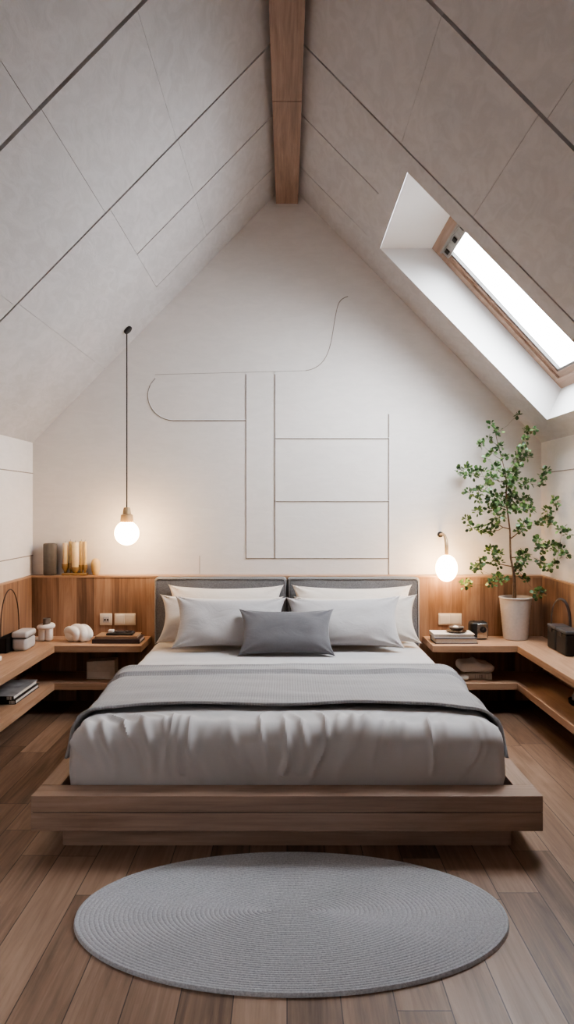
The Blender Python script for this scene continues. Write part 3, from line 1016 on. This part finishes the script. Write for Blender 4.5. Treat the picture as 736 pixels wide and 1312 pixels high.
# ------------------------------------------------------------------ ledge ornaments
yl = (YW + YB) / 2 + .002
vx = at(64.2, 700, yl).x
b = MB()
def facet(a, z): return 1 + .035 * abs(math.cos(a * 4)) 
b.lathe((vx, yl, ZW + e), [(.001, 0), (.040, 0), (.0435, .006), (.0445, .1), (.0445, .205), (.042, .213), (.036, .215), (.034, .205), (.033, .12), (.001, .118)], 64, cap=False, disp=lambda a, z: 1 + .05 * (abs(math.cos(a * 4)) - .5))
tag(b.build('vase', M['stone']), 'tall dark grey fluted stoneware vase on the ledge', 'vase')
# candle holder: five cups on one foot
hx = at(96.3, 700, yl).x
cand = [(-.066, .0, .018, .150, .072, 'wax'), (-.036, .012, .0105, .155, .078, 'gold'), (.002, -.006, .0245, .175, .052, 'wax'), (.040, .006, .0115, .170, .064, 'gold'), (.068, -.002, .0115, .165, .066, 'gold')]
ch = empty('candle_holder', (hx, yl, ZW))
tag(ch, 'brass candle holder with five cups on the wooden ledge', 'candle holder')
MB().rbox((hx, yl, ZW + .008), (.084, .034, .0075), .006, (3, 1, 1), 2).build('foot', M['brass'], ch)
for dx, dy, r, hgt, z0, mt in cand:
    MB().lathe((hx + dx, yl + dy, ZW), [(.001, .012), (r * .5, .012), (r * .55, z0 * .35), (r + .004, z0 * .7), (r + .005, z0 + .004), (r + .001, z0 + .004), (r * .9, z0 - .004), (.001, z0 - .004)], 20, cap=False).build('cup', M['brass'], ch)
CL = ['thick ivory candle at the left end of the brass holder', 'thin golden candle, second from left in the brass holder', 'thickest ivory candle, in the middle of the brass holder', 'thin golden candle, second from right in the brass holder', 'thin golden candle at the right end of the brass holder']
for (dx, dy, r, hgt, z0, mt), lb in zip(cand, CL):
    cn = empty('candle', (hx + dx, yl + dy, ZW + z0))
    tag(cn, lb, 'candle', 'candles in the brass holder')
    MB().lathe((hx + dx, yl + dy, ZW + z0 - .0035), [(.001, 0), (r * .86, 0), (r * .96, .006), (r * .96, hgt - .004), (r * .86, hgt), (.001, hgt - .002)], 20, cap=False).build('wax', M[mt], cn)
    MB().tube([(hx + dx, yl + dy, ZW + z0 + hgt - .008), (hx + dx + .001, yl + dy, ZW + z0 + hgt + .008)], .0011, 6).build('wick', M['black_m'], cn)
ex = at(122.6, 725, yl).x
b = MB().lathe((ex, yl, ZW + e), [(.001, 0), (.016, 0), (.021, .006), (.027, .03), (.0315, .06), (.031, .08), (.026, .098), (.017, .109), (.008, .113), (.001, .1135)], 32, cap=False)
tag(b.build('wooden_egg', M['palewood']), 'pale turned wooden egg standing right of the brass candles', 'ornament')

# ------------------------------------------------------------------ left worktop ornaments
p = on(64.5, 818, ZC)
mx_, my_ = p.x, 4.80
sc_ = empty('ceramic_vase', (mx_, my_, ZC))
tag(sc_, 'small white two-legged ceramic vase with thick ring collar, left worktop', 'vase')
def lump(p, d): return p * (1 + .06 * noise.noise(p * 25))
b = MB()
for s in (-1, 1): b.rbox((mx_ + s * .021, my_, ZC + .044), (.0235, .026, .0435), .017, (1, 1, 1), 4)
b.build('leg_block', M['white_c'], sc_)
tor = MB(); n1, n2 = 32, 14
for i in range(n1):
    a = 2 * math.pi * i / n1
    rt = .020 * (1 + .12 * math.sin(a + .6))
    for j in range(n2):
        q = 2 * math.pi * j / n2
        rr = .034 + rt * math.cos(q)
        tor.v.append(Vector((mx_ + rr * math.cos(a) * 1.08, my_ + rr * math.sin(a) * .9, ZC + .094 + rt * math.sin(q) * .9 + .004 * math.cos(a - .4))))
for i in range(n1):
    for j in range(n2):
        tor.face((i * n2 + j, ((i + 1) % n1) * n2 + j, ((i + 1) % n1) * n2 + (j + 1) % n2, i * n2 + (j + 1) % n2))
tor.build('ring_collar', M['white_c'], sc_)
MB().lathe((mx_ + .006, my_, ZC + .085), [(.001, 0), (.022, 0), (.024, .01), (.024, .062), (.0215, .063), (.021, .02), (.001, .018)], 24, cap=False).build('glass_tube', M['smoke'], sc_)
# flat white tray the small vase stands beside
b = MB().rbox((mx_ - .085, my_ + .04, ZC + .0045), (.055, .055, .004), .003, (1, 1, 1), 2)
tag(b.build('tile_coaster', M['white_b']), 'thin pale square coaster behind the pale box, left worktop', 'coaster')
# knot sculpture: fat lobes
kx, ky = at(101, 810, 4.79).x, 4.79
def sweep_lobes():
    b = MB()
    cs = [[(-.075, .0, .052), (-.066, -.018, .074), (-.03, -.03, .076), (-.004, -.036, .055), (-.008, -.03, .028)],
          [(-.06, .02, .07), (-.02, .012, .088), (.024, -.012, .078), (.040, -.03, .05), (.036, -.03, .028)],
          [(-.02, .03, .082), (.03, .02, .086), (.062, .0, .066), (.072, -.012, .042), (.06, -.016, .026)],
          [(-.06, -.012, .058), (-.055, -.02, .040), (-.045, -.018, .027)]]
    rs = [[.019, .024, .026, .026, .0275], [.02, .024, .027, .028, .0275], [.018, .022, .024, .025, .0255], [.026, .028, .0265]]
    for pts, rad in zip(cs, rs):
        # dense spline
        P, Q = [], []
        for i in range(len(pts) - 1):
            p0, p1, p2, p3 = [Vector(pts[max(0, min(len(pts) - 1, i + k))]) for k in (-1, 0, 1, 2)]
            for s in range(5):
                t = s / 5
                P.append(.5 * ((2 * p1) + (p2 - p0) * t + (2 * p0 - 5 * p1 + 4 * p2 - p3) * t * t + (3 * p1 - p0 - 3 * p2 + p3) * t ** 3))
                Q.append(rad[i] * (1 - t) + rad[i + 1] * t)
        P.append(Vector(pts[-1])); Q.append(rad[-1])
        P = [Vector((kx, ky, ZC)) + q for q in P]
        b.tube(P, Q, 16)
        b.ball(P[0], Q[0], nu=16, nv=10); b.ball(P[-1], Q[-1] * .995, nu=16, nv=10)
    return b
o = sweep_lobes().build('knot_sculpture', M['white_c'])
rm = o.modifiers.new('fuse', 'REMESH'); rm.mode = 'VOXEL'; rm.voxel_size = .0035; rm.use_smooth_shade = True
sm_ = o.modifiers.new('soften', 'SMOOTH'); sm_.iterations = 6; sm_.factor = .5
tag(o, 'white ceramic knot sculpture of fat rounded lobes on left worktop', 'sculpture')
# pale lidded box
bx = empty('lidded_box', (-1.612, 4.53, ZC))
tag(bx, 'pale grey rounded box with lid on the left worktop', 'box')
MB().rbox((-1.610, 4.535, ZC + .040), (.046, .085, .0395), .022, (1, 1, 1), 4).build('body', M['white_b'], bx)
MB().rbox((-1.610, 4.535, ZC + .096), (.048, .088, .019), .015, (1, 1, 1), 4).build('lid', M['white_b'], bx)
MB().rbox((-1.610, 4.535, ZC + .078), (.044, .083, .004), .003, (1, 1, 1), 2).build('rim', M['dgrey'], bx)
# black caddy with a tall wire loop
ca = empty('wire_handled_caddy', (-1.687, 4.53, ZC))
tag(ca, 'narrow black caddy with tall thin wire loop handle, against left wall', 'caddy')
q = MB(); x0, x1, y0, y1, z0, z1 = -1.714, -1.662, 4.385, 4.66, ZC + e, ZC + .088
q.box((x0, y0, z0), (x1, y1, z0 + .006)); q.box((x0, y0, z0), (x0 + .005, y1, z1)); q.box((x1 - .005, y0, z0), (x1, y1, z1)); q.box((x0, y0, z0), (x1, y0 + .005, z1)); q.box((x0, y1 - .005, z0), (x1, y1, z1))
q.build('bin', M['black'], ca, smooth=False, merge=False)
lp = []
for i in range(41):
    a = math.pi * i / 40
    lp.append((-1.688 + .012 * -math.cos(a), 4.515 - .118 * math.cos(a) * (1 - .15 * math.sin(a) ** 3), ZC + .05 + .315 * math.sin(a) ** .62))
MB().tube(lp, .0034, 8).build('handle', M['leather'], ca)
b = MB().rbox((-1.652, 4.14, ZC + .0135), (.04, .05, .013), .004, (1, 1, 1), 2)
tag(b.build('tissue_pack', M['white_c']), 'small white pack at the near end of the left worktop', 'box')

# card box on the left lower shelf
cx0, cx1 = at(111, 860, 4.74).x, at(147, 860, 4.74).x
cbx = empty('card_box', ((cx0 + cx1) / 2, 4.78, ZL))
tag(cbx, 'small pale card box with printed band on left lower shelf', 'box')
q = MB(); z0 = ZL + e; h0, h1 = .112, .122
q.hexa([(cx0, 4.74, z0), (cx0, 4.74, z0 + h0), (cx0, 4.84, z0), (cx0, 4.84, z0 + h0), (cx1, 4.74, z0), (cx1, 4.74, z0 + h1), (cx1, 4.84, z0), (cx1, 4.84, z0 + h1)])
bevelled(q.build('carton', M['card'], cbx, smooth=False), .002)
MB().box((cx0 + .008, 4.7385, z0 + .012), (cx1 - .03, 4.7405, z0 + .048)).build('printed_band', M['marks'], cbx, smooth=False)

# ------------------------------------------------------------------ right worktop
# table radio / camera-like chrome box
rx, ry = at(613.5, 806, 4.87).x, 4.88
rd = empty('table_clock', (rx, ry, ZC))
tag(rd, 'small black and chrome clock box between white books and plant pot', 'clock')
MB().rbox((rx, ry, ZC + .058), (.058, .045, .0575), .02, (1, 1, 1), 4).build('case', M['black'], rd)
MB().rbox((rx + .016, ry - .044, ZC + .057), (.034, .004, .048), .004, (1, 1, 1), 2).build('chrome_front', M['chrome'], rd)
q = MB().lathe((0, 0, 0), [(.001, 0), (.017, 0), (.020, -.003), (.020, -.007), (.001, -.008)], 28, cap=False)
q.xform(Matrix.Translation((rx + .020, ry - .0475, ZC + .068)) @ Matrix.Rotation(R(-90), 4, 'X')).build('dial', M['black_m'], rd)
q = MB().box((rx + .019, ry - .058, ZC + .066), (rx + .021, ry - .0545, ZC + .083)).box((rx + .012, ry - .058, ZC + .067), (rx + .021, ry - .0545, ZC + .069))
q.build('clock_hand', M['chrome'], rd, smooth=False, merge=False)
for s in (-1, 1): MB().tube([(rx + s * .03, ry, ZC + .115), (rx + s * .03, ry, ZC + .121)], .006, 10).build('top_button', M['chrome'], rd)

# black lidded boxes against the right wall
def lidded_bin(y0, y1, label, handle):
    x0, x1 = 1.612, 1.714
    c = Vector(((x0 + x1) / 2, (y0 + y1) / 2, ZC))
    root = empty('storage_box', c)
    tag(root, label, 'box', 'black storage boxes on the right worktop')
    hx, hy = (x1 - x0) / 2, (y1 - y0) / 2
    MB().rbox(c + Vector((0, 0, .063)), (hx - .002, hy - .002, .0625), .012, (1, 1, 1), 3).build('body', M['black'], root)
    MB().rbox(c + Vector((0, 0, .137)), (hx, hy, .010), .008, (1, 1, 1), 3).build('lid', M['dgrey'], root)
    MB().rbox(c + Vector((-hx, 0, .118)), (.004, .018, .012), .003, (1, 1, 1), 2).build('clasp', M['leather'], root)
    if handle:
        pts = []
        for i in range(33):
            a = math.pi * i / 32
            pts.append((c.x + .010 - .052 * math.cos(a) * .7, c.y + .058 * math.cos(a), ZC + .140 + .165 * math.sin(a) ** .75))
        MB().tube(pts, .0085, 8, flat=.4).build('handle', M['leather'], root)
lidded_bin(4.462, 4.600, 'black lidded box with arched strap handle, nearer the potted tree', True)
lidded_bin(4.290, 4.450, 'black lidded box without visible handle, on right worktop nearest the frame edge', False)

# right lower shelf: box, folded towel, soap, dish and bottle
bx0, bx1, byy = at(602, 870, 4.73).x, at(631, 870, 4.73).x, 4.73
cb2 = empty('card_box', ((bx0 + bx1) / 2, byy, ZL))
tag(cb2, 'flat pale printed box under the folded towel, right lower shelf', 'box')
MB().rbox(((bx0 + bx1) / 2 - .01, byy + .085, ZL + .020), ((bx1 - bx0) / 2 + .01, .085, .0195), .003, (1, 1, 1), 2).build('carton', M['card'], cb2)
MB().box((bx0 + .03, byy - .0012, ZL + .008), (bx1 - .012, byy + .001, ZL + .033)).build('printed_band', M['marks'], cb2, smooth=False)
tx0, tx1 = at(590, 860, 4.75).x, at(634, 860, 4.75).x
def tw(p, d):
    u = (p.x - (tx0 + tx1) / 2) / ((tx1 - tx0) / 2)
    q = p + d * .007 * noise.noise(p * 16)
    if d.z > .2: q.z += -.016 * max(0, u) ** 1.5 + .010 * math.exp(-((u - .0) / .12) ** 2) * d.z
    return q
b = MB().rbox(((tx0 + tx1) / 2, byy + .09, ZL + .0735), ((tx1 - tx0) / 2, .095, .031), .028, (24, 12, 2), 5, disp=tw)
tag(b.build('folded_towel', M['towel']), 'folded white towel on the flat printed box, right lower shelf', 'towel')
p = on(595.5, 872, ZL)
b = MB().rbox((p.x - .002, 4.725, ZL + .0175), (.035, .03, .0165), .016, (2, 2, 1), 4)
tag(b.build('soap_bar', M['soap']), 'small rounded white soap bar beside the flat printed box', 'soap')
dx_, dy_ = 1.615, 4.12
b = MB().lathe((dx_, dy_, ZL + e), [(.001, 0), (.034, 0), (.046, .012), (.05, .034), (.047, .035), (.04, .014), (.001, .007)], 28, cap=False)
tag(b.build('black_bowl', M['black_m']), 'small matte black bowl on the right lower shelf', 'bowl')
bt = empty('small_bottle', (dx_ - .012, dy_, ZL + .008))
tag(bt, 'small pale bottle standing in the matte black bowl', 'bottle')
MB().lathe((dx_ - .012, dy_, ZL + .0085), [(.001, 0), (.016, 0), (.0175, .004), (.0175, .045), (.014, .053), (.001, .054)], 20, cap=False).build('flask', M['white_b'], bt)
MB().lathe((dx_ - .012, dy_, ZL + .062), [(.001, 0), (.010, 0), (.010, .014), (.001, .015)], 16, cap=False).build('cap', M['plate'], bt)

# ------------------------------------------------------------------ potted tree
def potted_tree():
    c = Vector((1.503, 4.872, ZC + e))
    root = empty('potted_tree', c)
    tag(root, 'leafy green little tree in a pale rough pot on right worktop', 'plant')
    hp = .278
    def ribs(a, z): return 1 + .009 * math.sin(z * 420) + .004 * noise.noise(Vector((math.cos(a) * 4, math.sin(a) * 4, z * 30)))
    prof = [(.001, 0), (.072, 0), (.078, .005)] + [(.078 + .024 * (i / 30) ** .9, .006 + (hp - .02) * i / 30) for i in range(1, 31)]
    prof += [(.106, hp - .012), (.107, hp - .004), (.104, hp), (.098, hp - .001), (.096, hp - .012), (.094, hp - .028)]
    MB().lathe(c, prof, 48, cap=False, disp=ribs).build('pot', M['pot'], root)
    b = MB().lathe(c, [(.001, hp - .022), (.05, hp - .020), (.095, hp - .026)], 32, cap=False, disp=lambda a, z: 1 + .01 * math.sin(a * 9))
    b.build('soil', M['soil'], root)
    k = .2287
    Z = lambda zx, zy: (570 + zx * k, 520 + zy * k)
    rr = random.Random(11)
    yt = c.y
    trunk = [(396, 1078), (395, 1010), (392, 950), (380, 900), (371, 850), (369, 800), (368, 745), (366, 690), (358, 630), (350, 570), (346, 500), (348, 430), (340, 370), (322, 300), (300, 220), (285, 150)]
    tp = []
    for i, q in enumerate(trunk):
        px, py = Z(*q)
        tp.append(at(px, py, yt - .012 * math.sin(i * .7)))
    tp[0] = Vector((tp[0].x, tp[0].y, c.z + hp - .03))
    rad = [.0095 - .0076 * (i / (len(tp) - 1)) ** .8 for i in range(len(tp))]
    w = MB(); w.tube(tp, rad, 8)
    # second thin stem from the soil
    st = [at(*Z(384, 1080), yt - .02), at(*Z(386, 1000), yt - .022), at(*Z(383, 930), yt - .02), at(*Z(372, 860), yt - .01)]
    st[0].z = c.z + hp - .03
    w.tube(st, [.006, .0055, .005, .004], 8)
    clusters = [(258,105,20),(300,145,25),(250,185,18),(205,215,25),(310,230,25),(270,265,20),(235,290,12),(335,290,18),(412,52,16),(465,140,20),(503,133,14),(455,190,18),(440,250,35),(410,300,40),(465,285,25),(420,340,20),(75,358,15),(120,355,30),(105,385,18),(165,380,32),(205,370,30),(290,345,30),(265,410,35),(240,450,30),(385,380,35),(340,385,35),(400,430,40),(470,430,30),(350,450,35),(570,360,22),(555,400,25),(540,445,15),(140,490,28),(190,480,35),(190,525,20),(270,520,45),(330,520,45),(380,520,40),(450,530,35),(480,580,30),(420,570,45),(340,570,45),(270,580,40),(300,620,40),(280,655,30),(185,595,25),(125,640,22),(155,680,28),(210,690,28),(265,705,28),(620,535,22),(630,560,15),(580,590,25),(575,640,35),(600,660,20),(530,660,20),(450,670,40),(420,700,25),(655,695,25),(690,715,25),(525,755,22),(545,800,30),(590,790,40),(640,810,35),(680,835,25),(535,870,30),(575,915,25),(620,890,20),(265,810,35),(300,830,35),(295,880,35),(440,840,40),(430,870,35),(410,920,30),(215,870,25),(185,905,30),(165,905,15),(300,960,30),(265,990,30),(330,975,25),(450,970,25),(120,1000,38),(525,1050,38)]
    pts = []
    for zx, zy, r in clusters:
        px, py = Z(zx, zy)
        far = 5.0 if py < 730 else 4.90
        lim = min(far, 1.66 * F / (px - CX))
        off = (zx - 360) / 330
        d = yt + rr.uniform(-.22, .12) * (.35 + abs(off)) - .10 * max(0, off)
        d = min(d, lim)
        P = at(px, py, d)
        # keep clear of the slope
        while P.z > ZR - SL * P.x - .06 and d > 4.2:
            d -= .03; P = at(px, py, d)
        pts.append((P, r * k * d / F))
    nodes = [(p, r, i) for i, (p, r) in enumerate(zip(tp, rad)) if 3 <= i]
    nodes = [(p, r) for p, r, i in nodes]
    order = sorted(pts, key=lambda q: min((q[0] - t).length for t in tp))
    for P, r in order:
        best, bd = None, 1e9
        for q, qr in nodes:
            d = (q - P).length + max(0, q.z - P.z + .02) * .9
            if (q - P).length < .012: continue
            if d < bd: best, bd = (q, qr), d
        q, qr = best
        L = (P - q).length
        mid1 = q.lerp(P, .4) + Vector((rr.uniform(-1, 1) * .04 * L, rr.uniform(-1, 1) * .08 * L, -.05 * L + rr.uniform(-.03, .03) * L))
        mid2 = q.lerp(P, .72) + Vector((rr.uniform(-1, 1) * .05 * L, rr.uniform(-1, 1) * .05 * L, -.03 * L))
        r0 = min(qr * .8, .0046); r1 = max(.0011, r0 * .45)
        w.tube([q, mid1, mid2, P], [r0, r0 * .8, r0 * .62, r1], 6)
        nodes += [(mid1, r0 * .8), (mid2, r0 * .62), (P, r1)]
    w.build('trunk', M['bark'], root)
    lf = MB()
    def leaf(p, d, up, s):
        d = d.normalized(); side = d.cross(up)
        if side.length < 1e-3: side = Vector((1, 0, 0))
        side.normalize(); nrm = side.cross(d).normalized()
        prof = [(0, 0, 0), (.22, .26, .03), (.5, .40, .06), (.8, .30, .04), (1.0, 0, -.05)]
        n = len(lf.v)
        cen = [p + d * (u * s) + nrm * (h * s * -.5) for u, v, h in prof]
        lft = [p + d * (u * s) + side * (v * s) + nrm * (h * s) for u, v, h in prof[1:4]]
        rgt = [p + d * (u * s) - side * (v * s) + nrm * (h * s) for u, v, h in prof[1:4]]
        lf.v += cen + lft + rgt
        c0, c1, c2, c3, c4 = range(n, n + 5); l1, l2, l3 = range(n + 5, n + 8); r1, r2, r3 = range(n + 8, n + 11)
        for f in ((c0, c1, l1), (c1, c2, l2, l1), (c2, c3, l3, l2), (c3, c4, l3), (c0, r1, c1), (c1, r1, r2, c2), (c2, r2, r3, c3), (c3, r3, c4)):
            lf.face(f)
    for P, r in pts:
        cnt = int(9 + (r / .041) ** 1.8 * 30)
        for _ in range(cnt):
            d = Vector((rr.gauss(0, 1), rr.gauss(0, .8), rr.gauss(0, .8) + .25)).normalized()
            o = P + d * r * rr.uniform(.15, .85)
            s = rr.uniform(.018, .031)
            dd = (d + Vector((rr.uniform(-.6, .6), rr.uniform(-.6, .6), rr.uniform(-.4, .5))))
            tip = o + dd.normalized() * s
            if tip.x > HW - .03 or tip.y > YB - .02 or (tip.z < ZW + .03 and (tip.y > YW - .02 or tip.x > XS - .02)): continue
            if tip.z > ZR - SL * tip.x - .03: continue
            leaf(o, dd, Vector((rr.uniform(-.7, .7), rr.uniform(-1, .3), rr.uniform(.2, 1))), s)
    lf.build('foliage', M['leaf'], root, merge=False)
potted_tree()

# ------------------------------------------------------------------ light
w = bpy.data.worlds.new('sky'); sc.world = w; w.use_nodes = True
nt = w.node_tree; N = nt.nodes; Lk = nt.links
bg = N['Background']
tc = N.new('ShaderNodeTexCoord')
dot = N.new('ShaderNodeVectorMath'); dot.operation = 'DOT_PRODUCT'
Lk.new(tc.outputs['Generated'], dot.inputs[0]); dot.inputs[1].default_value = (.50, .25, .80)
mr = N.new('ShaderNodeMapRange'); mr.interpolation_type = 'SMOOTHSTEP'
mr.inputs['From Min'].default_value = -.05; mr.inputs['From Max'].default_value = .62
mr.inputs['To Min'].default_value = .8; mr.inputs['To Max'].default_value = 60
Lk.new(dot.outputs['Value'], mr.inputs['Value'])
Lk.new(mr.outputs['Result'], bg.inputs['Strength'])
bg.inputs['Color'].default_value = (.905, .95, 1.0, 1)

def area(name, loc, target, size, power, color=(1, 1, 1)):
    l = bpy.data.lights.new(name, 'AREA'); l.shape = 'RECTANGLE'; l.size, l.size_y = size; l.energy = power; l.color = color
    o = bpy.data.objects.new(name, l); col.objects.link(o); o.location = loc
    o.rotation_euler = (Vector(target) - Vector(loc)).to_track_quat('-Z', 'Y').to_euler()
    return o

cd = bpy.data.cameras.new('camera'); cam = bpy.data.objects.new('camera', cd); col.objects.link(cam)
cam.location = (0, 0, H); cam.rotation_euler = (R(90), 0, 0)
cd.sensor_fit = 'HORIZONTAL'; cd.sensor_width = 36; cd.lens = 36 * F / 736
cd.shift_x = 0; cd.shift_y = -6 / 736
cd.clip_start = .05
sc.camera = cam

sc.view_settings.view_transform = 'AgX'
sc.view_settings.look = 'AgX - Medium High Contrast'
sc.view_settings.exposure = -.66
sc.cycles.use_denoising = True
sc.cycles.max_bounces = 10
sc.cycles.diffuse_bounces = 6
sc.cycles.caustics_reflective = False
sc.cycles.caustics_refractive = False
